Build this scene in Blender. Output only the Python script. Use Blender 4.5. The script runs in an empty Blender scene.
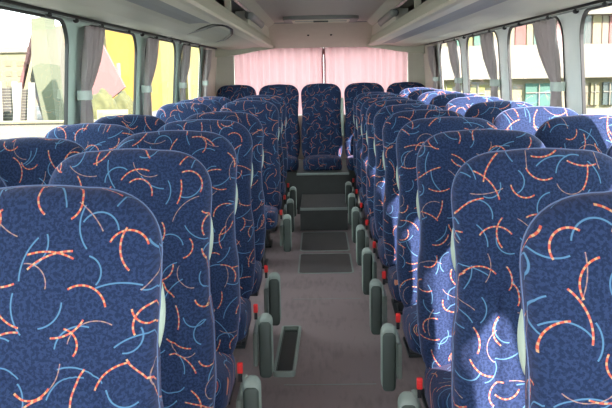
import bpy, bmesh, math, random
from mathutils import Vector, Matrix
random.seed(7)
sc = bpy.context.scene
COL = sc.collection
PI = math.pi

# ------------------------------------------------------------------ materials
def newmat(name):
    m = bpy.data.materials.new(name); m.use_nodes = True
    nt = m.node_tree; nt.nodes.clear()
    out = nt.nodes.new('ShaderNodeOutputMaterial')
    return m, nt, out

def plain(name, col, rough=0.6, metal=0.0, var=0.06, scale=12.0, bump=0.0, sheen=0.0, trans=0.0, spec=0.5):
    m, nt, out = newmat(name)
    N = nt.nodes.new; L = nt.links.new
    b = N('ShaderNodeBsdfPrincipled')
    tc = N('ShaderNodeTexCoord'); nz = N('ShaderNodeTexNoise')
    nz.inputs['Scale'].default_value = scale; nz.inputs['Detail'].default_value = 3
    L(tc.outputs['Object'], nz.inputs['Vector'])
    mx = N('ShaderNodeMixRGB'); L(nz.outputs['Fac'], mx.inputs[0])
    mx.inputs[1].default_value = (*[c*(1-var) for c in col], 1)
    mx.inputs[2].default_value = (*[min(1, c*(1+var)) for c in col], 1)
    L(mx.outputs[0], b.inputs['Base Color'])
    b.inputs['Roughness'].default_value = rough
    b.inputs['Metallic'].default_value = metal
    b.inputs['Specular IOR Level'].default_value = spec
    if sheen:
        b.inputs['Sheen Weight'].default_value = sheen
        b.inputs['Sheen Roughness'].default_value = 0.4
    if bump:
        bp = N('ShaderNodeBump'); bp.inputs['Strength'].default_value = bump; bp.inputs['Distance'].default_value = 0.01
        L(nz.outputs['Fac'], bp.inputs['Height']); L(bp.outputs['Normal'], b.inputs['Normal'])
    if trans:
        t = N('ShaderNodeBsdfTranslucent'); L(mx.outputs[0], t.inputs['Color'])
        ms = N('ShaderNodeMixShader'); ms.inputs[0].default_value = trans
        L(b.outputs[0], ms.inputs[1]); L(t.outputs[0], ms.inputs[2]); L(ms.outputs[0], out.inputs['Surface'])
    else:
        L(b.outputs[0], out.inputs['Surface'])
    return m

def glassmat(name, tint):
    m, nt, out = newmat(name)
    N = nt.nodes.new; L = nt.links.new
    t = N('ShaderNodeBsdfTransparent'); t.inputs[0].default_value = (*tint, 1)
    g = N('ShaderNodeBsdfGlossy'); g.inputs['Roughness'].default_value = 0.02
    fr = N('ShaderNodeFresnel'); fr.inputs[0].default_value = 1.3
    mu = N('ShaderNodeMath'); mu.operation = 'MULTIPLY'; mu.inputs[1].default_value = 0.25
    L(fr.outputs[0], mu.inputs[0])
    ms = N('ShaderNodeMixShader'); L(mu.outputs[0], ms.inputs[0])
    L(t.outputs[0], ms.inputs[1]); L(g.outputs[0], ms.inputs[2]); L(ms.outputs[0], out.inputs['Surface'])
    return m

def fabric():
    """navy moquette with scattered blue arcs and dashed orange arcs, laid out on the UV in metres"""
    m, nt, out = newmat('moquette')
    N = nt.nodes.new; L = nt.links.new
    def math_(op, a, b=None, c=None):
        n = N('ShaderNodeMath'); n.operation = op
        for i, v in enumerate((a, b, c)):
            if v is None: continue
            if isinstance(v, (int, float)): n.inputs[i].default_value = v
            else: L(v, n.inputs[i])
        return n.outputs[0]
    def vmath(op, a, b=None, s=None):
        n = N('ShaderNodeVectorMath'); n.operation = op
        for i, v in enumerate((a, b)):
            if v is None: continue
            if isinstance(v, tuple): n.inputs[i].default_value = v
            else: L(v, n.inputs[i])
        if s is not None: n.inputs['Scale'].default_value = s
        return n.outputs['Value'] if op == 'LENGTH' else n.outputs['Vector']
    uv = N('ShaderNodeUVMap'); uv.uv_map = 'UVMap'
    oi = N('ShaderNodeObjectInfo')
    cmb = N('ShaderNodeCombineXYZ')
    L(math_('MULTIPLY', oi.outputs['Random'], 37.0), cmb.inputs[0])
    L(math_('MULTIPLY', oi.outputs['Random'], 91.0), cmb.inputs[1])
    P0 = vmath('ADD', uv.outputs[0], cmb.outputs[0])
    # mottled ground
    nz = N('ShaderNodeTexNoise'); nz.inputs['Scale'].default_value = 150; nz.inputs['Detail'].default_value = 2.5
    nz.inputs['Roughness'].default_value = 0.6
    L(P0, nz.inputs['Vector'])
    mr = N('ShaderNodeMapRange'); mr.interpolation_type = 'SMOOTHSTEP'
    L(nz.outputs['Fac'], mr.inputs[0]); mr.inputs[1].default_value = 0.44; mr.inputs[2].default_value = 0.56
    mx = N('ShaderNodeMixRGB'); L(mr.outputs[0], mx.inputs[0])
    mx.inputs[1].default_value = (0.0072, 0.0175, 0.052, 1); mx.inputs[2].default_value = (0.0165, 0.033, 0.090, 1)
    cur = mx.outputs[0]
    def layer(cur, seed, cell, rot, w, c1, c2=None, lmin=0.27, strength=0.95):
        s = vmath('SCALE', P0, s=1.0/cell)
        vr = N('ShaderNodeVectorRotate'); vr.rotation_type = 'Z_AXIS'
        L(s, vr.inputs['Vector']); vr.inputs['Angle'].default_value = rot
        p = vmath('ADD', vr.outputs[0], (seed*3.37, seed*1.91, 0))
        fl = vmath('FLOOR', p)
        loc = vmath('SUBTRACT', p, fl)
        loc = vmath('SUBTRACT', loc, (0.5, 0.5, 0))
        wn = N('ShaderNodeTexWhiteNoise'); wn.noise_dimensions = '4D'
        L(fl, wn.inputs['Vector']); wn.inputs['W'].default_value = seed*1.7
        sp = N('ShaderNodeSeparateXYZ'); L(wn.outputs['Color'], sp.inputs[0])
        jx = math_('MULTIPLY', math_('SUBTRACT', sp.outputs[1], 0.5), 0.2)
        jc = N('ShaderNodeCombineXYZ'); L(jx, jc.inputs[0]); L(jx, jc.inputs[1])
        loc = vmath('ADD', loc, jc.outputs[0])
        r2 = N('ShaderNodeVectorRotate'); r2.rotation_type = 'Z_AXIS'
        L(loc, r2.inputs['Vector']); L(math_('MULTIPLY', sp.outputs[0], 2*PI), r2.inputs['Angle'])
        q = N('ShaderNodeSeparateXYZ'); L(r2.outputs[0], q.inputs[0])
        R = math_('ADD', math_('MULTIPLY', math_('POWER', sp.outputs[2], 2.0), 0.75), 0.27)
        qy = math_('SUBTRACT', math_('ADD', q.outputs[1], R), 0.07)
        ln = math_('SQRT', math_('ADD', math_('MULTIPLY', q.outputs[0], q.outputs[0]), math_('MULTIPLY', qy, qy)))
        dist = math_('ABSOLUTE', math_('SUBTRACT', ln, R))
        ang = math_('ARCTAN2', q.outputs[0], qy)
        sarc = math_('MULTIPLY', ang, R)
        Lh = math_('ADD', math_('MULTIPLY', wn.outputs['Value'], 0.14), lmin)
        m1 = N('ShaderNodeMapRange'); m1.interpolation_type = 'SMOOTHSTEP'
        L(dist, m1.inputs[0]); m1.inputs[1].default_value = w*0.6; m1.inputs[2].default_value = w*1.25
        m1.inputs[3].default_value = 1; m1.inputs[4].default_value = 0
        m2 = math_('LESS_THAN', math_('ABSOLUTE', sarc), Lh)
        mask = math_('MULTIPLY', math_('MULTIPLY', m1.outputs[0], m2), strength)
        if c2 is not None:
            ds = math_('GREATER_THAN', math_('FRACT', math_('MULTIPLY', sarc, 9.0)), 0.60)
            cm = N('ShaderNodeMixRGB'); L(ds, cm.inputs[0])
            cm.inputs[1].default_value = (*c1, 1); cm.inputs[2].default_value = (*c2, 1)
            c = cm.outputs[0]
        else: c = None
        o = N('ShaderNodeMixRGB'); L(mask, o.inputs[0]); L(cur, o.inputs[1])
        if c is not None: L(c, o.inputs[2])
        else: o.inputs[2].default_value = (*c1, 1)
        return o.outputs[0]
    blue = (0.075, 0.18, 0.31)
    cur = layer(cur, 1, 0.104, 0.3, 0.0145, blue)
    cur = layer(cur, 2, 0.112, 1.1, 0.0135, blue)
    cur = layer(cur, 5, 0.130, 0.8, 0.008, (0.40, 0.25, 0.17), (0.26, 0.16, 0.19), 0.26, 0.75)
    cur = layer(cur, 3, 0.106, 0.55, 0.0165, (0.48, 0.09, 0.05), (0.50, 0.29, 0.15))
    cur = layer(cur, 4, 0.116, 1.35, 0.0155, (0.46, 0.10, 0.07), (0.50, 0.31, 0.17))
    b = N('ShaderNodeBsdfPrincipled'); L(cur, b.inputs['Base Color'])
    b.inputs['Roughness'].default_value = 0.85
    b.inputs['Specular IOR Level'].default_value = 0.2
    b.inputs['Sheen Weight'].default_value = 0.10; b.inputs['Sheen Roughness'].default_value = 0.45
    b.inputs['Sheen Tint'].default_value = (0.85, 0.70, 1.0, 1)
    bp = N('ShaderNodeBump'); bp.inputs['Strength'].default_value = 0.25; bp.inputs['Distance'].default_value = 0.002
    L(nz.outputs['Fac'], bp.inputs['Height']); L(bp.outputs[0], b.inputs['Normal'])
    L(b.outputs[0], out.inputs['Surface'])
    return m

def floormat():
    m, nt, out = newmat('vinyl_floor'); N = nt.nodes.new; L = nt.links.new
    tc = N('ShaderNodeTexCoord'); mp = N('ShaderNodeMapping'); mp.inputs['Scale'].default_value = (40, 6, 6)
    L(tc.outputs['Object'], mp.inputs[0])
    nz = N('ShaderNodeTexNoise'); nz.inputs['Scale'].default_value = 1.0; nz.inputs['Detail'].default_value = 5
    L(mp.outputs[0], nz.inputs['Vector'])
    n2 = N('ShaderNodeTexNoise'); n2.inputs['Scale'].default_value = 3.5; n2.inputs['Detail'].default_value = 4
    L(tc.outputs['Object'], n2.inputs['Vector'])
    ad = N('ShaderNodeMath'); ad.operation = 'ADD'; L(nz.outputs[0], ad.inputs[0]); L(n2.outputs[0], ad.inputs[1])
    cr = N('ShaderNodeValToRGB'); L(ad.outputs[0], cr.inputs[0])
    cr.color_ramp.elements[0].position = 0.35; cr.color_ramp.elements[0].color = (0.100, 0.076, 0.080, 1)
    cr.color_ramp.elements[1].position = 1.35; cr.color_ramp.elements[1].color = (0.27, 0.205, 0.21, 1)
    mdiv = N('ShaderNodeMath'); mdiv.operation = 'MULTIPLY'; mdiv.inputs[1].default_value = 0.8
    b = N('ShaderNodeBsdfPrincipled'); L(cr.outputs[0], b.inputs['Base Color']); b.inputs['Roughness'].default_value = 0.42
    L(b.outputs[0], out.inputs['Surface'])
    return m

M = dict(
    fabric=fabric(), floor=floormat(),
    piping=plain('piping', (0.10, 0.15, 0.29), .7),
    seam=plain('seam_thread', (0.02, 0.03, 0.09), .8),
    shield=plain('grey_green_plastic', (0.27, 0.32, 0.29), .42),
    shield_dark=plain('dark_grey_green_plastic', (0.055, 0.075, 0.066), .45),
    handle=plain('pale_green_plastic', (0.38, 0.46, 0.38), .35),
    red=plain('red_buckle', (0.80, 0.03, 0.03), .35),
    belt=plain('black_webbing', (0.02, 0.02, 0.025), .7),
    steel=plain('dark_steel', (0.05, 0.055, 0.06), .4, .6),
    chrome=plain('chrome', (0.75, 0.75, 0.74), .18, 1.0),
    alu=plain('aluminium_edge', (0.30, 0.36, 0.34), .4, .2),
    lidmat=plain('shaded_aisle_floor', (0.09, 0.082, 0.082), .5, var=.15),  # dimmer light of the rear aisle put into the lid and tread colour
    hatch=plain('dark_hatch', (0.048, 0.054, 0.051), .4, var=.15),
    mint=plain('pale_mint_panel', (0.60, 0.76, 0.67), .5),
    white=plain('lit_mint_panel', (0.86, 0.89, 0.84), .5),  # mint panel whitened: brighter light on the right side put into the colour
    beige=plain('beige_panel', (0.60, 0.58, 0.49), .6),
    wallp=plain('grey_wall_panel', (0.35, 0.38, 0.38), .6),
    rack=plain('cream_rack_panel', (0.56, 0.56, 0.44), .5, var=.04),
    stripe=plain('grey_rack_stripe', (0.25, 0.27, 0.25), .5),
    lip=plain('pale_rack_lip', (0.68, 0.67, 0.52), .45),
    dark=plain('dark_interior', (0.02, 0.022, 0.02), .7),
    ceil=plain('ceiling_fabric', (0.66, 0.60, 0.54), .9, scale=60, bump=.1),
    header=plain('rear_header_fabric', (0.64, 0.62, 0.52), .8),
    rubber=plain('black_rubber', (0.018, 0.020, 0.018), .5),
    curtain=plain('grey_curtain_cloth', (0.56, 0.49, 0.48), .85, trans=.25),
    pink=plain('pink_curtain_cloth', (0.60, 0.35, 0.365), .85, trans=.5, var=.03),
    glassL=glassmat('window_glass', (0.90, 0.94, 0.90)),
    tie=plain('pale_tie_band', (0.55, 0.62, 0.56), .5),
    # outdoors
    ground=plain('concrete_ground', (0.084, 0.082, 0.074), .9, scale=2),
    cream=plain('cream_render', (0.150, 0.142, 0.075), .9, scale=3),
    yellow=plain('yellow_render', (0.14, 0.095, 0.010), .9),
    lime=plain('lime_render', (0.140, 0.144, 0.044), .9),
    palewall=plain('white_render', (0.135, 0.130, 0.098), .9),
    green=plain('green_cladding', (0.076, 0.090, 0.052), .8),
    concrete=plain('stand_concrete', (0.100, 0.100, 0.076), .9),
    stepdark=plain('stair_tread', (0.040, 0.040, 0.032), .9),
    pinkwall=plain('pink_sailcloth', (0.105, 0.050, 0.045), .8),
    olive=plain('olive_leaves', (0.044, 0.048, 0.014), .9, scale=6, var=.4, bump=.6),
    winglass=plain('facade_glass', (0.040, 0.056, 0.048), .2),
    wingreen=plain('green_blind', (0.020, 0.080, 0.052), .6),
    winred=plain('red_blind', (0.110, 0.036, 0.026), .6),
    wintan=plain('tan_blind', (0.104, 0.096, 0.056), .6),
)

# ------------------------------------------------------------------ helpers
def link(name, mesh, parent=None):
    o = bpy.data.objects.new(name, mesh); COL.objects.link(o)
    if parent: o.parent = parent
    return o
def obj(name, bm, mat, parent=None, smooth=False, bevel=0.0):
    me = bpy.data.meshes.new(name)
    bmesh.ops.recalc_face_normals(bm, faces=bm.faces[:])
    bm.to_mesh(me); bm.free()
    for mm in (mat if isinstance(mat, (list, tuple)) else [mat]): me.materials.append(mm)
    if smooth:
        for p in me.polygons: p.use_smooth = True
    o = link(name, me, parent)
    if bevel:
        md = o.modifiers.new('bevel', 'BEVEL'); md.width = bevel; md.segments = 3; md.limit_method = 'ANGLE'
    return o
def thing(name, label, cat, loc=(0, 0, 0), group=None):
    o = bpy.data.objects.new(name, None); COL.objects.link(o); o.location = loc
    o.empty_display_size = .1
    return tag(o, label, cat, group)
def tag(o, label=None, cat=None, group=None, kind=None):
    if label: o['label'] = label
    if cat: o['category'] = cat
    if group: o['group'] = group
    if kind: o['kind'] = kind
    return o
def struct(o): o['kind'] = 'structure'; return o
def box(bm, x0, x1, y0, y1, z0, z1, mi=0):
    vs = [bm.verts.new((x, y, z)) for x in (x0, x1) for y in (y0, y1) for z in (z0, z1)]
    for f in ((0,1,3,2),(4,6,7,5),(0,4,5,1),(2,3,7,6),(0,2,6,4),(1,5,7,3)):
        fc = bm.faces.new([vs[i] for i in f]); fc.material_index = mi
def nb(): return bmesh.new()
def boxobj(name, b, mat, parent=None, bevel=0.0):
    bm = nb(); box(bm, *b); return obj(name, bm, mat, parent, bevel=bevel)
def tube(bm, pts, r, seg=8, closed=False):
    pts = [Vector(p) for p in pts]; n = len(pts); rings = []
    prev = None
    for i, p in enumerate(pts):
        a = pts[(i-1) % n] if (closed or i > 0) else p
        b = pts[(i+1) % n] if (closed or i < n-1) else p
        t = (b-a).normalized()
        up = prev if prev is not None else (Vector((0, 0, 1)) if abs(t.z) < .9 else Vector((1, 0, 0)))
        s = t.cross(up).normalized(); u = s.cross(t).normalized(); prev = u
        rings.append([bm.verts.new(p + (s*math.cos(2*PI*k/seg) + u*math.sin(2*PI*k/seg))*r) for k in range(seg)])
    for i in range(n if closed else n-1):
        A, B = rings[i], rings[(i+1) % n]
        for k in range(seg): bm.faces.new((A[k], A[(k+1) % seg], B[(k+1) % seg], B[k]))
    if not closed:
        bm.faces.new(rings[0]); bm.faces.new(rings[-1][::-1])
def extrude_y(bm, poly, y0, y1, mi=0):
    a = [bm.verts.new((x, y0, z)) for x, z in poly]; b = [bm.verts.new((x, y1, z)) for x, z in poly]
    n = len(poly)
    for i in range(n): bm.faces.new((a[i], a[(i+1) % n], b[(i+1) % n], b[i])).material_index = mi
    bm.faces.new(a[::-1]); bm.faces.new(b)
def rrect(a0, a1, b0, b1, r, seg=8):
    pts = []
    for cx, cy, s in ((a1-r, b1-r, 0), (a0+r, b1-r, 1), (a0+r, b0+r, 2), (a1-r, b0+r, 3)):
        for k in range(seg+1):
            t = (s + k/seg)*PI/2
            pts.append((cx+r*math.cos(t), cy+r*math.sin(t)))
    return pts
def ringslab(bm, inner, outer, fn, d0, d1):
    """ring between two outlines of equal count; fn(a,b,d) -> point"""
    n = len(inner)
    V = {}
    for key, pts, d in (('i0', inner, d0), ('o0', outer, d0), ('i1', inner, d1), ('o1', outer, d1)):
        V[key] = [bm.verts.new(fn(a, b, d)) for a, b in pts]
    for i in range(n):
        j = (i+1) % n
        for p, q in (('i0', 'o0'), ('o0', 'o1'), ('o1', 'i1'), ('i1', 'i0')):
            try: bm.faces.new((V[p][i], V[p][j], V[q][j], V[q][i]))
            except ValueError: pass
    bmesh.ops.remove_doubles(bm, verts=bm.verts[:], dist=1e-5)

# ------------------------------------------------------------------ seat meshes (shared)
H = 0.79                         # height of a backrest
def halfw(v):
    ks = [(0, .190), (.06, .214), (.18, .224), (.32, .220), (.42, .208), (.50, .207), (.58, .213), (.68, .218), (H, .218)]
    for (a, wa), (b, wb) in zip(ks, ks[1:]):
        if v <= b:
            t = (v-a)/(b-a); t = t*t*(3-2*t); return wa+(wb-wa)*t
    return ks[-1][1]
def outline(n=104):
    """closed outline (x, v) of the backrest seen from the front, counter clockwise from the bottom middle"""
    side = []
    ca, cb = .135, .120           # top corner
    for i in range(9): side.append((.19*i/9, 0.0))
    vtop = H-cb
    for i in range(20): 
        v = vtop*i/20
        w = halfw(v)
        if v < .04: w = .19+(w-.19)*1.0
        side.append((w, v))
    w0 = halfw(vtop)
    for i in range(15):
        t = PI/2*i/14
        c, s = math.cos(t)**(.85), math.sin(t)**(.85)
        side.append((w0-ca+ca*c, vtop+(cb-.005)*s))
    for i in range(1, 7):
        x = (w0-ca)*(1-i/6)
        side.append((x, H-.005*(x/(w0-ca))**2))
    right = side; left = [(-x, v) for x, v in reversed(side) if x > 1e-6]
    return right + left
OUT = outline()
RECL = math.tan(math.radians(11.5))
VC = .40
def back_front(x, v, r):
    """y of the front skin in the seat's own frame (negative is towards the passenger)"""
    bulge = .050*(max(0, 1-r**3.2))**(1/2.4)
    y = -bulge
    w = halfw(v)
    ax = abs(x)/w
    if v < .44:                      # side bolsters of the lower part
        y -= .016*math.exp(-((ax-.80)/.13)**2)*min(1, max(0, (.44-v)/.08))*min(1, v/.1)
        y += .010*math.exp(-((ax-.58)/.035)**2)*(1 if r < .95 else 0)
    y += .013*math.exp(-((v-.455)/.011)**2)*(1 if r < .95 else 0)    # crease under the head section
    y -= .012*math.exp(-((v-.60)/.10)**2)*max(0, 1-ax*ax)
    return y
def make_back_mesh():
    bm = nb(); uvl = bm.loops.layers.uv.new('UVMap')
    rings = 22; n = len(OUT); V = []; UV = {}
    def add(x, v, y, u_, v_):
        ve = bm.verts.new((x, y + v*RECL, v)); UV[ve] = (u_, v_); return ve
    c = add(0, VC, back_front(0, VC, 0), 0, VC)
    for k in range(1, rings+1):
        r = (k/rings)**.8
        V.append([add(x*r, VC+(v-VC)*r, back_front(x*r, VC+(v-VC)*r, r), x*r, VC+(v-VC)*r) for x, v in OUT])
    # side wall then back
    for d, sc_ in ((.012, 1.006), (.035, 1.008), (.062, 1.0), (.082, .965), (.092, .88)):
        row = []
        for x, v in OUT:
            dx, dv = x, v-VC; l = math.hypot(dx, dv)
            tt = min(1, max(0, (v-.45)/.3)); kf = 1-.5*tt*tt*(3-2*tt)
            row.append(add(x*sc_, VC+dv*(1+(sc_-1)*.5), d*kf, x + dx/l*d, v+dv/l*d))
        V.append(row)
    cb = add(0, VC, .094, 0, VC)
    for i in range(n):
        j = (i+1) % n
        bm.faces.new((c, V[0][i], V[0][j]))
        for a, b in zip(V, V[1:]): bm.faces.new((a[i], b[i], b[j], a[j]))
        bm.faces.new((V[-1][j], V[-1][i], cb))
    for f in bm.faces:
        for l in f.loops: l[uvl].uv = UV[l.vert]
    bmesh.ops.recalc_face_normals(bm, faces=bm.faces[:])
    me = bpy.data.meshes.new('backrest'); bm.to_mesh(me); bm.free()
    for p in me.polygons: p.use_smooth = True
    me.materials.append(M['fabric']); return me
def make_piping_mesh():
    bm = nb(); pts = []
    for x, v in OUT:
        if v < .02: continue
        tt = min(1, max(0, (v-.45)/.3)); pts.append((x*1.006, .024*(1-.3*tt) + v*RECL, VC+(v-VC)*1.004))
    # rotate the list so that it starts at the bottom right and ends bottom left
    tube(bm, pts, .0020, 6)
    me = bpy.data.meshes.new('piping'); bmesh.ops.recalc_face_normals(bm, faces=bm.faces[:]); bm.to_mesh(me); bm.free()
    for p in me.polygons: p.use_smooth = True
    me.materials.append(M['piping']); return me
def superpad(name, sx, sy, sz, e, mat, bulge=0.0, nu=40, nv=20):
    """rounded cushion block, half sizes sx sy sz, UV in metres"""
    bm = nb(); uvl = bm.loops.layers.uv.new('UVMap'); UV = {}
    def sp(t, p): c = math.cos(t); return math.copysign(abs(c)**p, c)
    def ss(t, p): c = math.sin(t); return math.copysign(abs(c)**p, c)
    rows = []
    for j in range(nv+1):
        ph = -PI/2+PI*j/nv; row = []
        for i in range(nu):
            th = 2*PI*i/nu
            x = sx*sp(ph, e)*sp(th, e); y = sy*sp(ph, e)*ss(th, e); z = sz*ss(ph, e)
            if z > 0: z += bulge*(1-(x/sx)**2)*(1-(y/sy)**2)
            v = bm.verts.new((x, y, z)); UV[v] = (x+.31, y-z+.17); row.append(v)
        rows.append(row)
    for a, b in zip(rows, rows[1:]):
        for i in range(nu): bm.faces.new((a[i], a[(i+1) % nu], b[(i+1) % nu], b[i]))
    for f in bm.faces:
        for l in f.loops: l[uvl].uv = UV[l.vert]
    bmesh.ops.remove_doubles(bm, verts=bm.verts[:], dist=1e-5)
    bmesh.ops.recalc_face_normals(bm, faces=bm.faces[:])
    me = bpy.data.meshes.new(name); bm.to_mesh(me); bm.free()
    for p in me.polygons: p.use_smooth = True
    me.materials.append(mat); return me
def loft_plate(name, mat, outl, depth_fn, y0, y1, seg=5, inset=.006):
    pass
def shield_mesh():
    """side shield: tall stadium in front view, running back along the cushion side. local: x 0..w outward, origin at front top centre"""
    bm = nb(); rows = []
    for y, hw, top, bot in ((0.0, .023, -.012, -.222), (.006, .028, -.005, -.230), (.022, .030, 0, -.235), (.050, .030, .002, -.232), (.066, .027, -.002, -.226), (.074, .020, -.010, -.216)):
        pts = rrect(-hw, hw, bot, top, min(hw*.92, .028), 5)
        rows.append([bm.verts.new((x, y, z)) for x, z in pts])
    n = len(rows[0])
    for a, b in zip(rows, rows[1:]):
        for i in range(n): bm.faces.new((a[i], a[(i+1) % n], b[(i+1) % n], b[i]))
    bm.faces.new(rows[0][::-1]); bm.faces.new(rows[-1])
    bmesh.ops.recalc_face_normals(bm, faces=bm.faces[:])
    me = bpy.data.meshes.new('side_shield'); bm.to_mesh(me); bm.free()
    for p in me.polygons: p.use_smooth = True
    me.materials.append(M['shield']); return me
def cap_mesh():
    bm = nb(); rows = []
    for y, d in ((.004, 0), (-.006, 0), (-.010, .004), (-.011, .009)):
        pts = rrect(-.0255+d, .0255-d, -.232+d, -.020-d, .0165-d*.5 if d < .02 else .01, 6)
        rows.append([bm.verts.new((x, y, z)) for x, z in pts])
    n = len(rows[0])
    for a, b in zip(rows, rows[1:]):
        for i in range(n): bm.faces.new((a[i], a[(i+1) % n], b[(i+1) % n], b[i]))
    bm.faces.new(rows[0][::-1]); bm.faces.new(rows[-1])
    bmesh.ops.recalc_face_normals(bm, faces=bm.faces[:])
    me = bpy.data.meshes.new('shield_cap'); bm.to_mesh(me); bm.free()
    for p in me.polygons: p.use_smooth = True
    me.materials.append(M['shield_dark']); return me
def handle_mesh():
    """lens-shaped grab handle; runs in z, bulges towards +x"""
    bm = nb(); rows = []; n = 12
    for k in range(15):
        t = k/14; z = -.078+.156*t; s = math.sin(PI*t)**.8 if 0 < t < 1 else 0.0
        w = .003+.015*s; d = .008+.022*s
        rows.append([bm.verts.new((w*math.cos(2*PI*i/n)*(1.0 if math.cos(2*PI*i/n) > 0 else .4), d*math.sin(2*PI*i/n), z)) for i in range(n)])
    for a, b in zip(rows, rows[1:]):
        for i in range(n): bm.faces.new((a[i], a[(i+1) % n], b[(i+1) % n], b[i]))
    bm.faces.new(rows[0][::-1]); bm.faces.new(rows[-1])
    bmesh.ops.recalc_face_normals(bm, faces=bm.faces[:])
    me = bpy.data.meshes.new('grab_handle'); bm.to_mesh(me); bm.free()
    for p in me.polygons: p.use_smooth = True
    me.materials.append(M['handle']); return me
def bevel_box_mesh(name, sx, sy, sz, mat, bev):
    bm = nb(); box(bm, -sx, sx, -sy, sy, -sz, sz)
    bmesh.ops.bevel(bm, geom=bm.edges[:], offset=bev, segments=3, affect='EDGES', profile=.5)
    bmesh.ops.recalc_face_normals(bm, faces=bm.faces[:])
    me = bpy.data.meshes.new(name); bm.to_mesh(me); bm.free()
    me.materials.append(mat); return me
def base_mesh():
    bm = nb()
    box(bm, -.19, .19, .05, .34, .27, .30)
    box(bm, -.10, -.06, .05, .30, .012, .27); box(bm, .06, .10, .05, .30, .012, .27)
    box(bm, -.12, .12, .03, .32, .0, .015)
    me = bpy.data.meshes.new('seat_base'); bmesh.ops.recalc_face_normals(bm, faces=bm.faces[:]); bm.to_mesh(me); bm.free()
    me.materials.append(M['steel']); return me

ME = dict(back=make_back_mesh(), pipe=make_piping_mesh(),
          cush=superpad('cushion', .210, .215, .070, .42, M['fabric'], .018),
          shield=shield_mesh(), cap=cap_mesh(), handle=handle_mesh(),
          buckle=bevel_box_mesh('belt_buckle', .013, .011, .026, M['red'], .005),
          button=bevel_box_mesh('release_button', .009, .004, .009, M['red'], .002),
          stalk=bevel_box_mesh('belt_stalk', .009, .004, .03, M['belt'], .002),
          base=base_mesh(), sframe=bevel_box_mesh('side_frame', .010, .13, .075, M['shield'], .008),
          arm=bevel_box_mesh('folded_armrest', .019, .030, .21, M['handle'], .015))

def make_seat(kind, side):
    """kind 'aisle' / 'window' / 'bench'. side -1: left block, +1: right block. Origin: floor below the front edge middle."""
    t = bpy.data.objects.new('bus_seat', None); COL.objects.link(t); t.empty_display_size = .1
    b = link('backrest', ME['back'], t); b.location = (0, .19, .40)
    p = link('piping', ME['pipe'], b)
    c = link('cushion', ME['cush'], t); c.location = (0, .085, .365)
    link('seat_base', ME['base'], t)
    s = -side
    if kind == 'aisle':
        fr = link('side_frame', ME['sframe'], t); fr.location = (s*.232, .17, .235)
    if kind == 'aisle':
        sh = link('side_shield', ME['shield'], t); sh.location = (s*.278, .0, .392); sh.scale = (1, 1, 1.13)
        cp = link('shield_cap', ME['cap'], sh); cp['label'] = 'darker grey-green front cap'
        h = link('grab_handle', ME['handle'], t); h.location = (s*.201, .355, .955)
        h.rotation_euler = (-math.radians(11.5), 0, 0 if s > 0 else PI)
        h['label'] = 'pale green lens-shaped grip'
        bk = link('belt_buckle', ME['buckle'], t); bk.location = (s*.232, .12, .395); bk['label'] = 'red buckle'
        bt = link('release_button', ME['button'], bk); bt.location = (0, -.010, .012)
        bk.scale = (.72, .8, .72)
        st = link('belt_stalk', ME['stalk'], bk); st.location = (0, .0, -.038)
    return t
def copy_tree(o, parent=None):
    c = o.copy(); COL.objects.link(c)
    if parent: c.parent = parent
    for ch in list(o.children): copy_tree(ch, c)
    return c
ORD = ['nearest', 'second', 'third', 'fourth', 'fifth', 'sixth', 'seventh', 'eighth', 'ninth', 'last']
protos = {}
def seat(kind, side, x, y, label, group, z=0):
    key = (kind, side)
    if key not in protos: o = protos[key] = make_seat(kind, side)
    else: o = copy_tree(protos[key])
    o.location = (x, y, z)
    # every seat has been reclined or sat on a little differently
    o.scale = (1.02, 1, 1.015) if kind == 'aisle' else (.955, 1, 1.015) if kind == 'window' else (.97, 1, 1)
    o.rotation_euler = (math.radians(random.uniform(-.4, .4)), 0, math.radians(random.uniform(-.8, .8)))
    tag(o, label, 'bus seat', group)
    return o
for side, y0, nm in ((-1, 1.20, 'left'), (1, 1.03, 'right')):
    ys = [y0+.75*k for k in range(10)] if side > 0 else [1.20, 1.95, 2.70, 3.45, 4.20, 6.0, 6.75, 7.5]
    nk = len(ys); W = ORD[:nk-1]+['last']
    for k, y in enumerate(ys):
        seat('aisle', side, side*(.557 if side < 0 else .517), y, f'blue arc-patterned aisle seat with side shield, {W[k]} from camera in {nm} block', f'aisle seats of the {nm} block')
    W = ORD[:nk-2]+['last']
    for k, y in enumerate(ys):
        if k < 1: continue
        w = W[k-1]
        seat('window', side, side*(.998 if side < 0 else .955), y+(-.25 if side < 0 else .22), f'blue arc-patterned window seat, {w} from camera beside the {nm} windows', f'window seats of the {nm} block', 0 if side < 0 else .03)
bl = ['leftmost seat of the rear bench, blue patterned, by the left wall', 'rear bench seat just left of the middle one, blue patterned',
      'middle seat of the rear bench, blue patterned, facing down the aisle', 'rear bench seat just right of the middle one, blue patterned',
      'rightmost seat of the rear bench, blue patterned, by the right wall']
BENCH = []
for i in range(5):
    o = seat('bench', 1, (i-2)*.453, 8.78, bl[i], 'rear bench seats', .095)
    BENCH.append(o)
# benches stand on the raised platform: shorter bases
for o in BENCH:
    for ch in o.children:
        if ch.name.startswith('seat_base'):
            if 'bm_short' not in ME:
                bm = nb(); box(bm, -.19, .19, .03, .34, .265, .30); box(bm, -.18, .18, .05, .33, .29-.0, .291)
                ME['bm_short'] = bpy.data.meshes.new('seat_base')
                bm.free(); bm = nb(); box(bm, -.20, .20, .03, .36, .28, .30)
                bm.to_mesh(ME['bm_short']); bm.free(); ME['bm_short'].materials.append(M['steel'])
            ch.data = ME['bm_short']
a = link('folded_armrest', ME['arm'], BENCH[2]); a.location = (.226, .29, .83); a.rotation_euler = (-math.radians(11.5), 0, 0)
a['label'] = 'pale green armrest folded up'

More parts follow.
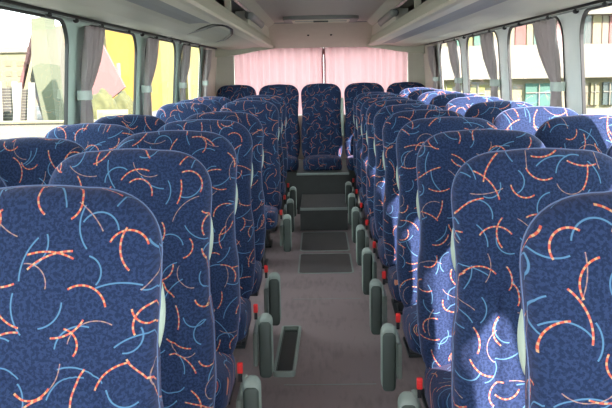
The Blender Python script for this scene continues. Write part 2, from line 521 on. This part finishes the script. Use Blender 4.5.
# ------------------------------------------------------------------ floor
FY0, FY1 = -1.9, 9.95
bm = nb(); box(bm, -1.27, 1.27, FY0, FY1, -.06, 0); struct(obj('floor', bm, M['floor']))
bm = nb(); box(bm, -.212, .212, 7.52, 8.42, 0.0, .20); o = struct(obj('trim_1', bm, M['hatch']))
bm = nb(); box(bm, -1.19, 1.19, 8.72, 9.80, 0.0, .408); box(bm, -.262, .262, 8.42, 8.72, 0.0, .408); struct(obj('trim_2', bm, M['hatch']))
bm = nb(); box(bm, -.212, .212, 7.50, 7.535, .185, .206); box(bm, -.262, .262, 8.40, 8.43, .393, .414); struct(obj('trim_3', bm, M['alu'], bevel=.003))
bm = nb(); box(bm, -.205, .205, 7.56, 8.38, .2005, .206); struct(obj('trim_4', bm, M['lidmat']))
def hatch(y0, y1, label, x=.20, m='floor'):
    t = thing('floor_hatch', label, 'floor hatch', (0, y0, 0), 'floor hatches in the aisle')
    bm = nb(); I = rrect(-x+.012, x-.012, .012, y1-y0-.012, .03, 4); O = rrect(-x, x, 0, y1-y0, .04, 4)
    ringslab(bm, I, O, lambda a, b, d: (a, b, d), .0004, .0045); obj('hatch_rim', bm, M['alu'], t)
    bm = nb(); vs = [bm.verts.new((a, b, .0025)) for a, b in I]; bm.faces.new(vs)
    vs2 = [bm.verts.new((a, b, .0006)) for a, b in I]; bm.faces.new(vs2[::-1])
    for i in range(len(vs)): bm.faces.new((vs[i], vs2[i], vs2[(i+1) % len(vs)], vs[(i+1) % len(vs)]))
    obj('hatch_lid', bm, M['lidmat'], t)
hatch(5.86, 6.52, 'rimmed floor hatch in the aisle, nearest the camera')
hatch(6.62, 7.42, 'rimmed floor hatch in the aisle, just before the first step')
bm = nb(); box(bm, -.21, .21, 3.70, 3.706, .0003, .002); o = obj('floor_seam', bm, M['alu']); o['kind']='structure'; o.name = 'trim_5'
bm = nb(); box(bm, -.21, .21, 5.18, 5.186, .0003, .002); o = obj('trim_6', bm, M['alu']); o['kind']='structure'
# floor vent: pale rim, flat black sheet stands in for the shaded depth
t = thing('floor_vent', 'floor vent, shaded opening painted flat black, with pale grey rounded rim beside the left seats', 'floor vent', (-.215, 3.80, 0))
bm = nb(); ringslab(bm, rrect(-.042, .040, .02, .72, .012, 4), rrect(-.054, .054, 0, .74, .025, 4), lambda a, b, d: (a+b*.02, b, d), .0005, .028)
obj('vent_rim', bm, M['shield'], t, bevel=.003)
bm = nb(); ringslab(bm, rrect(-.038, .034, .04, .70, .01, 4), rrect(-.042, .040, .02, .72, .012, 4), lambda a, b, d: (a+b*.02, b, d), .0005, .012)
bmesh.ops.recalc_face_normals(bm, faces=bm.faces[:]); obj('inner_rim', bm, M['shield_dark'], t)
bm = nb(); vs = [bm.verts.new((a+b*.02, b, .002)) for a, b in rrect(-.039, .035, .039, .701, .01, 4)]; bm.faces.new(vs); obj('vent_shade_sheet', bm, M['rubber'], t)

# ------------------------------------------------------------------ side walls with windows
def wx(z, side=-1): return (1.235 if side < 0 else 1.212) - max(0, z-.88)*(.075 if side < 0 else .07)
BAY = 1.5; Y00 = 4.10
bays = [Y00+BAY*k for k in range(-4, 3)]
ZS, ZT = .88, 1.665
wn = 0; tn = 7
for side, nm in ((-1, 'left'), (1, 'right')):
    bm = nb(); box(bm, side*1.235, side*1.27, FY0, FY1, 0, ZS-.0)
    box(bm, side*1.228, side*1.27, FY0, FY1, .80, .86)
    struct(obj('wall_'+nm, bm, M['wallp']))
    for y0 in bays:
        fn = lambda a, b, d: (side*(wx(b, side)+d), a, b)
        wn += 1
        e = bpy.data.objects.new(f'window_{wn}', None); COL.objects.link(e); struct(e)
        i = rrect(y0+.135, y0+BAY-.135, ZS+.01, ZT, .13, 8); g = rrect(y0+.146, y0+BAY-.146, ZS+.022, ZT-.010, .122, 8)
        bm = nb(); ringslab(bm, g, i, fn, -.005, .010); obj('window_gasket', bm, M['rubber'], e)
        bm = nb()
        v = [bm.verts.new(fn(a, b, .006)) for a, b in g]; bm.faces.new(v)
        obj('window_pane', bm, M['glassL'], e)
        o_ = rrect(y0, y0+BAY, ZS-.02, ZT+.06, .0005, 8)
        bm = nb(); ringslab(bm, i, o_, fn, 0, .012)
        struct(obj(f'trim_{tn}', bm, M['mint'] if side < 0 else M['white'])); tn += 1
    # solid panel behind the last window
    bm = nb(); yy = Y00+BAY*3
    a = [bm.verts.new((side*wx(ZS, side), yy, ZS)), bm.verts.new((side*wx(ZS, side), 9.9, ZS)), bm.verts.new((side*wx(1.74, side), 9.9, 1.74)), bm.verts.new((side*wx(1.74, side), yy, 1.74))]
    f = bm.faces.new(a); r = bmesh.ops.extrude_face_region(bm, geom=[f])
    bmesh.ops.translate(bm, verts=[v for v in r['geom'] if isinstance(v, bmesh.types.BMVert)], vec=(side*.035, 0, 0))
    struct(obj(f'trim_{tn}', bm, M['beige'])); tn += 1
# rear wall: lower part, corner posts and window
RY = 9.86
bm = nb(); box(bm, -1.24, 1.24, RY, RY+.05, 0, .92); box(bm, -1.24, 1.24, RY, RY+.05, 1.70, 1.97)
for s in (-1, 1):
    v = [(s*1.235, .92), (s*1.00, .92), (s*.985, 1.70), (s*1.18, 1.70)]
    extrude_y(bm, v, RY-.06, RY+.05)
struct(obj('wall_rear', bm, M['beige']))
e = bpy.data.objects.new('window_15', None); COL.objects.link(e); struct(e)
bm = nb(); v = [bm.verts.new(p) for p in ((-1.0, RY+.03, .92), (1.0, RY+.03, .92), (.985, RY+.03, 1.7), (-.985, RY+.03, 1.7))]; bm.faces.new(v)
obj('window_pane', bm, M['glassL'], e)

# ------------------------------------------------------------------ ceiling and rear header
bm = nb()
prof = [(-1.235, 1.69), (-1.19, 1.88), (-.85, 1.955), (-.56, 1.925), (-.25, 1.93), (0, 1.932), (.25, 1.93), (.56, 1.925), (.85, 1.955), (1.19, 1.88), (1.235, 1.69)]
inner = prof; outer = [(x*1.03, z+.04) for x, z in prof]
extrude_y(bm, inner+outer[::-1], FY0, RY)
struct(obj('ceiling', bm, M['ceil']))
tnx = tn
bm = nb()   # sloping header over the rear curtain
n = 10; A = []; B = []
for i in range(n+1):
    x = -.66+1.32*i/n; c = (x/.66)**2
    A.append((bm.verts.new((x, 9.15-.05*c, 1.93)), bm.verts.new((x*.83, 9.72, 1.680))))
    B.append((bm.verts.new((x, 9.25-.05*c, 1.93)), bm.verts.new((x*.83, 9.76, 1.680))))
for i in range(n):
    bm.faces.new((A[i][0], A[i+1][0], A[i+1][1], A[i][1])); bm.faces.new((B[i][0], B[i][1], B[i+1][1], B[i+1][0]))
    bm.faces.new((A[i][1], A[i+1][1], B[i+1][1], B[i][1])); bm.faces.new((A[i][0], B[i][0], B[i+1][0], A[i+1][0]))
struct(obj(f'trim_{tn}', bm, M['header'])); tn += 1
bm = nb(); tube(bm, [(-.60+1.2*i/12, 9.13-.05*((-.60+1.2*i/12)/.66)**2, 1.926) for i in range(13)], .010, 8); struct(obj(f'trim_{tn}', bm, M['stripe'], smooth=True)); tn += 1
for s, w in ((-1, 'left'), (1, 'right')):
    bm = nb()
    bmesh.ops.create_uvsphere(bm, u_segments=12, v_segments=8, radius=.013)
    o = obj('rear_sensor', bm, M['rubber'], smooth=True); o.location = (-.01+s*.125, 9.425, 1.808); o.scale = (1, .5, 1)
    tag(o, f'small dark round fitting on the rear header panel, the {w} one', 'fitting', 'round fittings on the rear header')
for s_ in (-1, 1):
    bm = nb(); extrude_y(bm, [(s_*x, z) for x, z in ((.50, 1.70), (1.20, 1.70), (1.20, 1.585), (1.02, 1.60), (.85, 1.625), (.68, 1.655), (.53, 1.672))], 9.62, 9.70)
    struct(obj(f'trim_{tn}', bm, M['rack'], bevel=.006)); tn += 1
# long slim vent on the ceiling
t = thing('ceiling_vent', 'long slim ceiling vent with dark surround near the rear', 'vent', (0, 8.40, 1.926))
bm = nb(); ringslab(bm, rrect(-.27, .27, -.20, .22, .04, 6), rrect(-.36, .36, -.30, .30, .12, 6), lambda a, b, d: (a, b, d), -.03, .008); obj('vent_surround', bm, M['stripe'], t, bevel=.006)
bm = nb(); ringslab(bm, rrect(-.25, .25, -.18, .20, .02, 6), rrect(-.275, .275, -.205, .225, .04, 6), lambda a, b, d: (a, b, d), -.038, .006); obj('vent_frame', bm, M['lip'], t)
for k in range(3):
    bm = nb(); box(bm, -.25, .25, -.13+.12*k, -.07+.12*k, -.034, .0); obj('vent_slat', bm, M['lip'] if k != 1 else M['shield'], t)
bm = nb(); box(bm, -.07, .07, -.16, -.10, -.05, -.03); obj('vent_latch', bm, M['shield_dark'], t, bevel=.004)

# ------------------------------------------------------------------ overhead racks
for side, nm in ((-1, 'left'), (1, 'right')):
    t = thing('luggage_rack', f'cream overhead luggage rack running along above the {nm} windows', 'luggage rack', (0, 0, 0), 'overhead luggage racks')
    S = lambda p: [(side*x, z) for x, z in p]
    bm = nb(); extrude_y(bm, S([(1.168, 1.690), (1.05, 1.672), (.92, 1.672), (.80, 1.683), (.76, 1.690), (.76, 1.71), (1.168, 1.71)]), FY0, RY-.03)
    obj('rack_underside', bm, M['rack'], t)
    bm = nb(); extrude_y(bm, S([(.762, 1.6902), (.70, 1.694), (.635, 1.690), (.635, 1.71), (.762, 1.71)]), FY0, 9.0 if side > 0 else 4.9)
    o = obj('service_channel', bm, M['stripe'], t); o['label'] = 'darker grey channel strip'
    if side < 0:
        bm = nb(); extrude_y(bm, S([(.762, 1.6902), (.70, 1.694), (.635, 1.690), (.635, 1.71), (.762, 1.71)]), 4.9, RY-.03); obj('rack_underside', bm, M['rack'], t)
    else:
        bm = nb(); extrude_y(bm, S([(.762, 1.6902), (.70, 1.694), (.635, 1.690), (.635, 1.71), (.762, 1.71)]), 9.0, RY-.03); obj('rack_underside', bm, M['rack'], t)
    bm = nb(); extrude_y(bm, S([(.635, 1.690), (.56, 1.682), (.535, 1.686), (.528, 1.70), (.545, 1.712), (.635, 1.712)]), FY0, RY-.03); obj('rack_lip', bm, M['lip'], t)
    bm = nb(); extrude_y(bm, S([(.545, 1.712), (.548, 1.75), (.560, 1.782), (.585, 1.792), (.605, 1.785), (.60, 1.75), (.60, 1.712)]), FY0, RY-.03)
    obj('rack_fascia', bm, M['rack'], t)
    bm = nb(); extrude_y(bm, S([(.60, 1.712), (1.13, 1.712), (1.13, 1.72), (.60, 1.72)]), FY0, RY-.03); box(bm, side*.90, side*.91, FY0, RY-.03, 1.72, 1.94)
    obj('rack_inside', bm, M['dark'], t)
    bm = nb(); tube(bm, [(side*.549, FY0, 1.868), (side*.549, 6.62, 1.868)], .013, 10); obj('hand_rail', bm, M['chrome'], t, smooth=True)
    for yb in (1.1, 2.6, 4.1, 5.3):
        bm = nb(); box(bm, side*.56, side*.60, yb, yb+.04, 1.785, 1.90); obj('rail_bracket', bm, M['rack'], t, bevel=.004)
    bm = nb(); extrude_y(bm, S([(.557, 1.785), (.552, 1.88), (.66, 1.88), (.66, 1.785)]), 6.62, RY-.05); obj('rack_end', bm, M['header'], t, bevel=.006)
    bm = nb(); extrude_y(bm, S([(.552, 1.884), (.50, 1.915), (.48, 1.924), (.66, 1.924), (.66, 1.884)]), FY0, RY-.05); obj('ceiling_cove', bm, M['header'], t)
    bm = nb(); tube(bm, [(side*.553, 6.55, 1.84), (side*.545, 6.65, 1.845), (side*.545, 7.9, 1.845), (side*.56, 8.0, 1.84)], .030, 12); obj('end_trim', bm, M['stripe'], t, smooth=True)
    if side < 0:
        pts = [(-1.15, 6.4), (-1.06, 6.15), (-.95, 5.92), (-.83, 5.6), (-.70, 5.2), (-.62, 4.93), (-.58, 4.90), (-.565, 5.0), (-.57, 5.4), (-.64, 6.1), (-.74, 6.75), (-.80, 7.05), (-.88, 7.3), (-.98, 7.5), (-1.15, 7.75)]
        bm = nb(); tube(bm, [(x, y, 1.683+.006*max(0,(1.0-abs(x)))) for x, y in pts], .011, 8); o = obj('panel_seam', bm, M['rubber'], t, smooth=True); o['label'] = 'dark looping seam round a service panel'
    # rubber strip and curtain rail below the rack
    bm = nb(); box(bm, side*1.155, side*1.173, FY0, RY-.07, 1.676, 1.690); obj('rubber_strip', bm, M['rubber'], t)
    t2 = thing('curtain_rail', f'thin rail with small dark hooks above the {nm} windows', 'curtain rail', (0, 0, 0), 'side curtain rails')
    bm = nb(); tube(bm, [(side*1.145, FY0, 1.667), (side*1.145, 8.9, 1.667)], .004, 8); obj('rail', bm, M['shield'], t2, smooth=True)
    ys = sorted([y0+dy for y0 in bays for dy in (-.12, .35, .98)])
    for y in ys:
        if y < 1.5: continue
        bm = nb(); bmesh.ops.create_uvsphere(bm, u_segments=8, v_segments=6, radius=.014); o = obj('rail_hook', bm, M['rubber'], t2, smooth=True); o.location = (side*1.145, y, 1.662); o.scale = (1, 1.8, .8)

# ------------------------------------------------------------------ side curtains
def side_curtain(side, y0, label, wt=.40):
    t = thing('window_curtain', label, 'curtain', (side*(1.205 if side < 0 else 1.190), y0, ZS), f'grey curtains tied back along the {"left" if side<0 else "right"} windows')
    bm = nb(); nz, nu = 34, 44; rows = []
    for j in range(nz+1):
        f = j/nz; z = -.02+.785*f           # from sill up
        zt = .44                               # tie height above the sill
        if z > zt:
            q = (z-zt)/(.765-zt); w = .075+(wt-.075)*(q**.9); off = 0.02 + .02*q; dep = .012+.016*min(1, q*2)
        else:
            q = (zt-z)/(zt+.02); w = .075+.17*(q**.6); off = .02; dep = .012+.014*q
        row = []
        for i in range(nu+1):
            u = i/nu
            y = off + w*u
            x = -side*(.004+dep*(math.sin(u*PI*10 + 1.2*math.sin(f*3))*.8+.2*math.sin(u*23+f*5)))
            # follow the wall's lean
            row.append(bm.verts.new((x - side*(.012 + max(0, z)*.072), y, z)))
        rows.append(row)
    for a, b in zip(rows, rows[1:]):
        for i in range(nu): bm.faces.new((a[i], a[i+1], b[i+1], b[i]))
    o = obj('curtain_cloth', bm, M['curtain'], t, smooth=True)
    md = o.modifiers.new('s', 'SOLIDIFY'); md.thickness = .0015
    bm = nb(); xx = -side*(.012+.44*.072)
    ringslab(bm, rrect(-.025, .025, .015, .100, .02, 5), rrect(-.030, .030, .008, .107, .024, 5), lambda a, b, d: (xx+a, b, d), .415, .460)
    obj('tie_band', bm, M['tie'], t)
    return t
ol = ['closest to the camera', 'second nearest', 'third nearest', 'fourth nearest']
for side, nm in ((-1, 'left'), (1, 'right')):
    for k, y0 in enumerate([2.55, 4.06, 5.56, 7.06, 8.50] if side < 0 else [2.65, 4.19, 5.69, 7.19, 8.60]):
        if side > 0 and k == 0: continue
        kk = k
        which = ['nearest the camera, at the picture edge', 'on the big pillar', 'on the next pillar back', 'on the pillar beyond that', 'on the rearmost pillar'][k]
        side_curtain(side, y0+.0, f'grey tied-back curtain {which}, {nm} windows', .36 if side < 0 else .42)

# ------------------------------------------------------------------ rear curtains
def rear_curtain(x0, x1, label):
    t = thing('rear_curtain', label, 'curtain', ((x0+x1)/2, 9.80, .93), 'pink curtains across the rear window')
    bm = nb(); nu, nz = 150, 12; rows = []
    for j in range(nz+1):
        z = .768*j/nz; row = []
        for i in range(nu+1):
            u = i/nu; x = x0+(x1-x0)*u - (x0+x1)/2
            X = x0+(x1-x0)*u
            y = .010*math.sin(X*75+1.5*math.sin(X*9)) + .006*math.sin(X*31+z*1.5) 
            edge = min(1, abs(X)/.05); 
            y -= .02*(1-edge)
            row.append(bm.verts.new((x, y, z)))
        rows.append(row)
    for a, b in zip(rows, rows[1:]):
        for i in range(nu): bm.faces.new((a[i], a[i+1], b[i+1], b[i]))
    obj('curtain_cloth', bm, M['pink'], t, smooth=True)
    bm = nb(); 
    s = 1 if x0 >= 0 else -1
    xe = (x0 if s > 0 else x1) - (x0+x1)/2
    pts = [(xe+s*.012, -.028, 0), (xe+s*.010, -.03, .3), (xe+s*.014, -.028, .6), (xe+s*.004, -.03, .74)]
    tube(bm, pts, .010, 8); obj('curled_hem', bm, M['pink'], t, smooth=True)
rear_curtain(-.985, .030, 'pleated pink curtain over the left half of the rear window')
rear_curtain(.033, .985, 'pleated pink curtain over the right half of the rear window')
t = thing('curtain_rail', 'grey rail above the pink rear curtains', 'curtain rail', (0, 9.79, 1.685))
bm = nb(); tube(bm, [(-.97, 0, .004), (.97, 0, .004)], .006, 8); obj('rail', bm, M['steel'], t, smooth=True)
for i in range(40):
    bm = nb(); x = -.95+1.9*i/39; box(bm, x-.006, x+.006, -.006, .006, -.006, .004); obj('rail_glider', bm, M['stripe'], t)

# ------------------------------------------------------------------ outdoors
GZ = -1.3
bm = nb(); box(bm, -70, 70, -30, 110, GZ-.1, GZ); struct(obj('ground', bm, M['ground']))
def PX(px, Y): return (px-320)/850*Y - .035
def PZ(py, Y): return 1.41+(72-py)/850*Y
def part_box(name, t, x0, x1, y0, y1, z0, z1, m, bevel=0):
    return boxobj(name, (x0, x1, y0, y1, z0, z1), M[m], t, bevel)
# far cream apartment block on the left
Y = 80
t = thing('apartment_block', 'distant pale cream block with rows of small windows, left', 'building', (PX(-30, Y), Y, GZ))
X0, X1 = PX(-120, Y)-t.location.x, PX(34, Y)-t.location.x; ZT_ = PZ(48, Y)-GZ
part_box('block_wall', t, X0, X1, 0, 10, 0, ZT_, 'cream')
part_box('roof_parapet', t, X0-.2, X1+.2, -.3, 10.2, ZT_, ZT_+.5, 'palewall')
for r in range(4):
    for c in range(12):
        x = X1-1.1-c*1.12; z = ZT_-.75-r*.95
        part_box('window', t, x, x+.55, -.06, .1, z-.5, z, 'wintan')
# stadium stand: stair flights
def flight(px0, py0, px1, py1, wpx, label, Y):
    t = thing('outdoor_stair', label, 'stair', (PX(px0, Y), Y, GZ), 'concrete stair flights outside the left windows')
    ox = t.location.x
    xa, za, xb, zb = PX(px0, Y), PZ(py0, Y), PX(px1, Y), PZ(py1, Y); w = wpx/850*Y; n = 14
    bm = nb(); bm2 = nb()
    for i in range(n):
        f = i/n; x = xa+(xb-xa)*f-ox; z = za+(zb-za)*f-GZ
        box(bm, x, x+w, -i*.28, -i*.28+.30, max(0, z-1.2), z)
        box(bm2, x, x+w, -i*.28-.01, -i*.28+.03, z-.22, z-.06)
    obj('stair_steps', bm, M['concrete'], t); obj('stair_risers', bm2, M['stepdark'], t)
    for s in (0, w):
        bm = nb(); p = [(xa-ox+s, .3, za-GZ+.3), (xb-ox+s, -n*.28, zb-GZ+.3)]
        v = []
        for (x, y, z) in p:
            for dx in (-.16, .16):
                for zz in (z, max(.1, z-4.0)): v.append(bm.verts.new((x+dx, y, zz)))
        for f in ((0,1,3,2),(4,6,7,5),(0,4,5,1),(2,3,7,6),(0,2,6,4),(1,5,7,3)): bm.faces.new([v[i] for i in f])
        obj('stair_wall', bm, M['palewall'], t)
flight(-26, 84, 10, 122, 17, 'pale concrete stair flight outside, leftmost of the three', 50)
flight(0, 82, 28, 120, 16, 'pale concrete stair flight outside, middle of the three', 45.5)
flight(20, 84, 46, 120, 13, 'pale concrete stair flight outside, right of the three', 41)
# leaning pylon of the stand
def prism_px(name, pts, Y, d, m, parent, oy=0):
    bm = nb(); ox, oz = parent.location.x, parent.location.z
    poly = [(PX(a, Y)-ox, PZ(b, Y)-oz) for a, b in pts]
    extrude_y(bm, poly, oy, oy+d); return obj(name, bm, M[m], parent)
Y = 54
t = thing('stand_pylon', 'tall greenish leaning stand end wall outside the left windows', 'building', (PX(55, Y), Y, GZ))
prism_px('pylon_panel', [(48, 130), (34, 75), (46, 20), (56, 22), (58, 130)], Y, 3, 'concrete', t)
prism_px('pylon_panel', [(58.2, 130), (48, 60), (50, 18), (63, 16), (69, 130)], Y, 2, 'green', t, -2.2)
prism_px('pylon_rib', [(46, 26), (44, 24), (22, 95), (25, 96)], Y, .5, 'pinkwall', t, -.8)
Y = 62
t = thing('yellow_building', 'tall bright yellow building seen through the left windows', 'building', (PX(120, Y), Y, GZ))
prism_px('yellow_wall', [(116, 140), (110, 0), (150, -4), (150, 140)], Y, 6, 'yellow', t)
prism_px('yellow_wall', [(60, 140), (60, 22), (109.8, 18), (115.5, 140)], Y, 5, 'cream', t, 1.0)
Y = 48
t = thing('tent_sail', 'pink pointed sail hanging before the yellow building', 'awning', (PX(105, Y), Y, GZ))
prism_px('sail_cloth', [(70, 40), (88, 20), (104, 34), (128, 84), (112, 96), (106, 90), (84, 112)], Y, .35, 'pinkwall', t)
for pxp in (74, 120):
    bm = nb(); x = PX(pxp, Y)-t.location.x; tube(bm, [(x, .6, 0), (x, .6, PZ(60, Y)-GZ)], .12, 8); obj('sail_mast', bm, M['palewall'], t)
Y = 72
t = thing('lime_building', 'yellow-green building seen through the rear left windows', 'building', (PX(180, Y), Y, GZ))
prism_px('lime_wall', [(153, 140), (153, 10), (230, 30), (230, 140)], Y, 6, 'lime', t)
prism_px('wall_pier', [(160, 140), (160, 20), (163, 20), (163, 140)], Y, .6, 'green', t, -.65)
prism_px('wall_pier', [(192, 140), (192, 25), (194, 25), (194, 140)], Y, .6, 'cream', t, -.65)
def bush(px, Y, w, h, label):
    bm = nb(); bmesh.ops.create_icosphere(bm, subdivisions=4, radius=1)
    for v in bm.verts:
        n = math.sin(v.co.x*7+1)*math.cos(v.co.z*6)+math.sin(v.co.y*9+v.co.x*5)
        v.co *= 1+.07*n+random.uniform(-.03, .03)
        v.co.x *= w; v.co.y *= w*.8; v.co.z = max(-h*.55, v.co.z*h)
    o = obj('round_shrub', bm, M['olive'], smooth=True); o.location = (PX(px, Y), Y, GZ+h*.55)
    tag(o, label, 'shrub', 'shrubs outside the left windows')
bush(104, 38, .75, 1.30, 'olive rounded shrub outside below the pink sail, the left one')
bush(125, 41, .60, 1.20, 'olive rounded shrub outside below the pink sail, the right one')
Y = 33
t = thing('parapet_wall', 'long low white wall outside the left windows', 'wall', (PX(70, Y), Y, GZ))
prism_px('wall_face', [(-160, 140), (-160, 118), (240, 118), (240, 140)], Y, .4, 'palewall', t)
prism_px('wall_coping', [(-161, 118), (-161, 116), (241, 116), (241, 118)], Y, .6, 'cream', t, -.1)
t = thing('sign_board', 'pale sign board standing on the low white wall, left', 'sign', (PX(112, Y), Y+.1, PZ(116, Y)))
prism_px('board', [(98, 115.8), (98, 106), (129, 106), (129, 115.8)], Y, .1, 'cream', t)
prism_px('green_mark', [(100, 113), (100, 109), (104, 109), (104, 113)], Y, .02, 'green', t, -.03)
prism_px('grey_band', [(107, 112), (107, 110), (124, 110), (124, 112)], Y, .02, 'wintan', t, -.03)

# building on the right
Y = 34
t = thing('office_building', 'cream building with white bands and window strips outside the right windows', 'building', (PX(560, Y), Y, GZ))
ox, oz = t.location.x, t.location.z
prism_px('facade_wall', [(415, 160), (415, -140), (820, -140), (820, 160)], Y, 8, 'cream', t)
for a, b in ((22, -8), (82, 50), (140, 112), (-36, -66)):
    prism_px('white_band', [(413, a), (413, b), (822, a), (822, b)][0:0] or [(413, a), (413, b), (822, b), (822, a)], Y, .6, 'palewall', t, -.61)
cols = ['wingreen', 'wintan', 'winred', 'winglass', 'wintan', 'wingreen', 'wintan', 'cream']
random.seed(3)
px = 418; k = 0
spec = [(425, 10, 'lime'), (437, 9, 'wintan'), (448, 12, 'wingreen'), (462, 9, 'lime'), (473, 14, 'wingreen'), (489, 12, 'cream'), (503, 9, 'wintan'), (513, 10, 'winred'), (524, 6, 'cream'), (531, 9, 'wingreen'), (542, 10, 'wintan'), (553, 10, 'winred'), (574, 12, 'winglass'), (588, 8, 'cream'), (597, 6, 'wintan'), (604, 14, 'winred'), (622, 12, 'wingreen'), (640, 12, 'wintan'), (660, 14, 'wintan')]
for (p0, w, c) in spec:
    f = prism_px('window', [(p0, 49.5), (p0, 22.5), (p0+w, 22.5), (p0+w, 49.5)], Y, .15, c, t, -.16)
for (p0, w, c) in ((524, 26, 'wingreen'), (576, 9, 'wintan'), (588, 8, 'cream'), (600, 12, 'winglass'), (620, 22, 'wintan'), (470, 14, 'lime'), (440, 12, 'lime')):
    f = prism_px('window', [(p0, 109), (p0, 87), (p0+w, 87), (p0+w, 109)], Y, .15, c, t, -.70 if 0 else -.16)
    prism_px('window_bar', [(p0, 96.5), (p0, 95.5), (p0+w, 95.5), (p0+w, 96.5)], Y, .05, 'palewall', t, -.22)
    prism_px('window_bar', [(p0+w/2-.4, 109), (p0+w/2-.4, 87), (p0+w/2+.4, 87), (p0+w/2+.4, 109)], Y, .05, 'palewall', t, -.24)

# ------------------------------------------------------------------ light
w = bpy.data.worlds.new('World'); sc.world = w; w.use_nodes = True
nt = w.node_tree; nt.nodes.clear()
bg = nt.nodes.new('ShaderNodeBackground'); wo = nt.nodes.new('ShaderNodeOutputWorld')
bg.inputs[0].default_value = (0.86, 0.95, 1.0, 1); bg.inputs[1].default_value = 5.0
nt.links.new(bg.outputs[0], wo.inputs[0])
sl = bpy.data.lights.new('Sun', 'SUN'); sl.energy = 21; sl.angle = math.radians(.6); sl.color = (1.0, .80, .82)
so = bpy.data.objects.new('Sun', sl); COL.objects.link(so)
d = Vector((-1, 1.42, -1.03)).normalized()
so.rotation_euler = d.to_track_quat('-Z', 'Y').to_euler(); so.location = (8, -4, 10)

# ------------------------------------------------------------------ camera
cd = bpy.data.cameras.new('Camera'); cam = bpy.data.objects.new('Camera', cd); COL.objects.link(cam)
cd.sensor_fit = 'HORIZONTAL'; cd.sensor_width = 36; cd.lens = 36*850/612; cd.clip_start = .05; cd.clip_end = 300
cam.location = (-.035, 0, 1.41)
pitch = math.atan(132/850); yaw = math.atan(14/850); roll = math.radians(1.0)
Rm = Matrix.Rotation(yaw, 3, 'Z') @ Matrix.Rotation(PI/2-pitch, 3, 'X') @ Matrix.Rotation(-roll, 3, 'Z')
cam.rotation_euler = Rm.to_euler()
sc.camera = cam
sc.view_settings.view_transform = 'Standard'; sc.view_settings.look = 'None'
sc.view_settings.gamma = 1; sc.view_settings.use_curve_mapping = False
sc.view_settings.exposure = 0.9
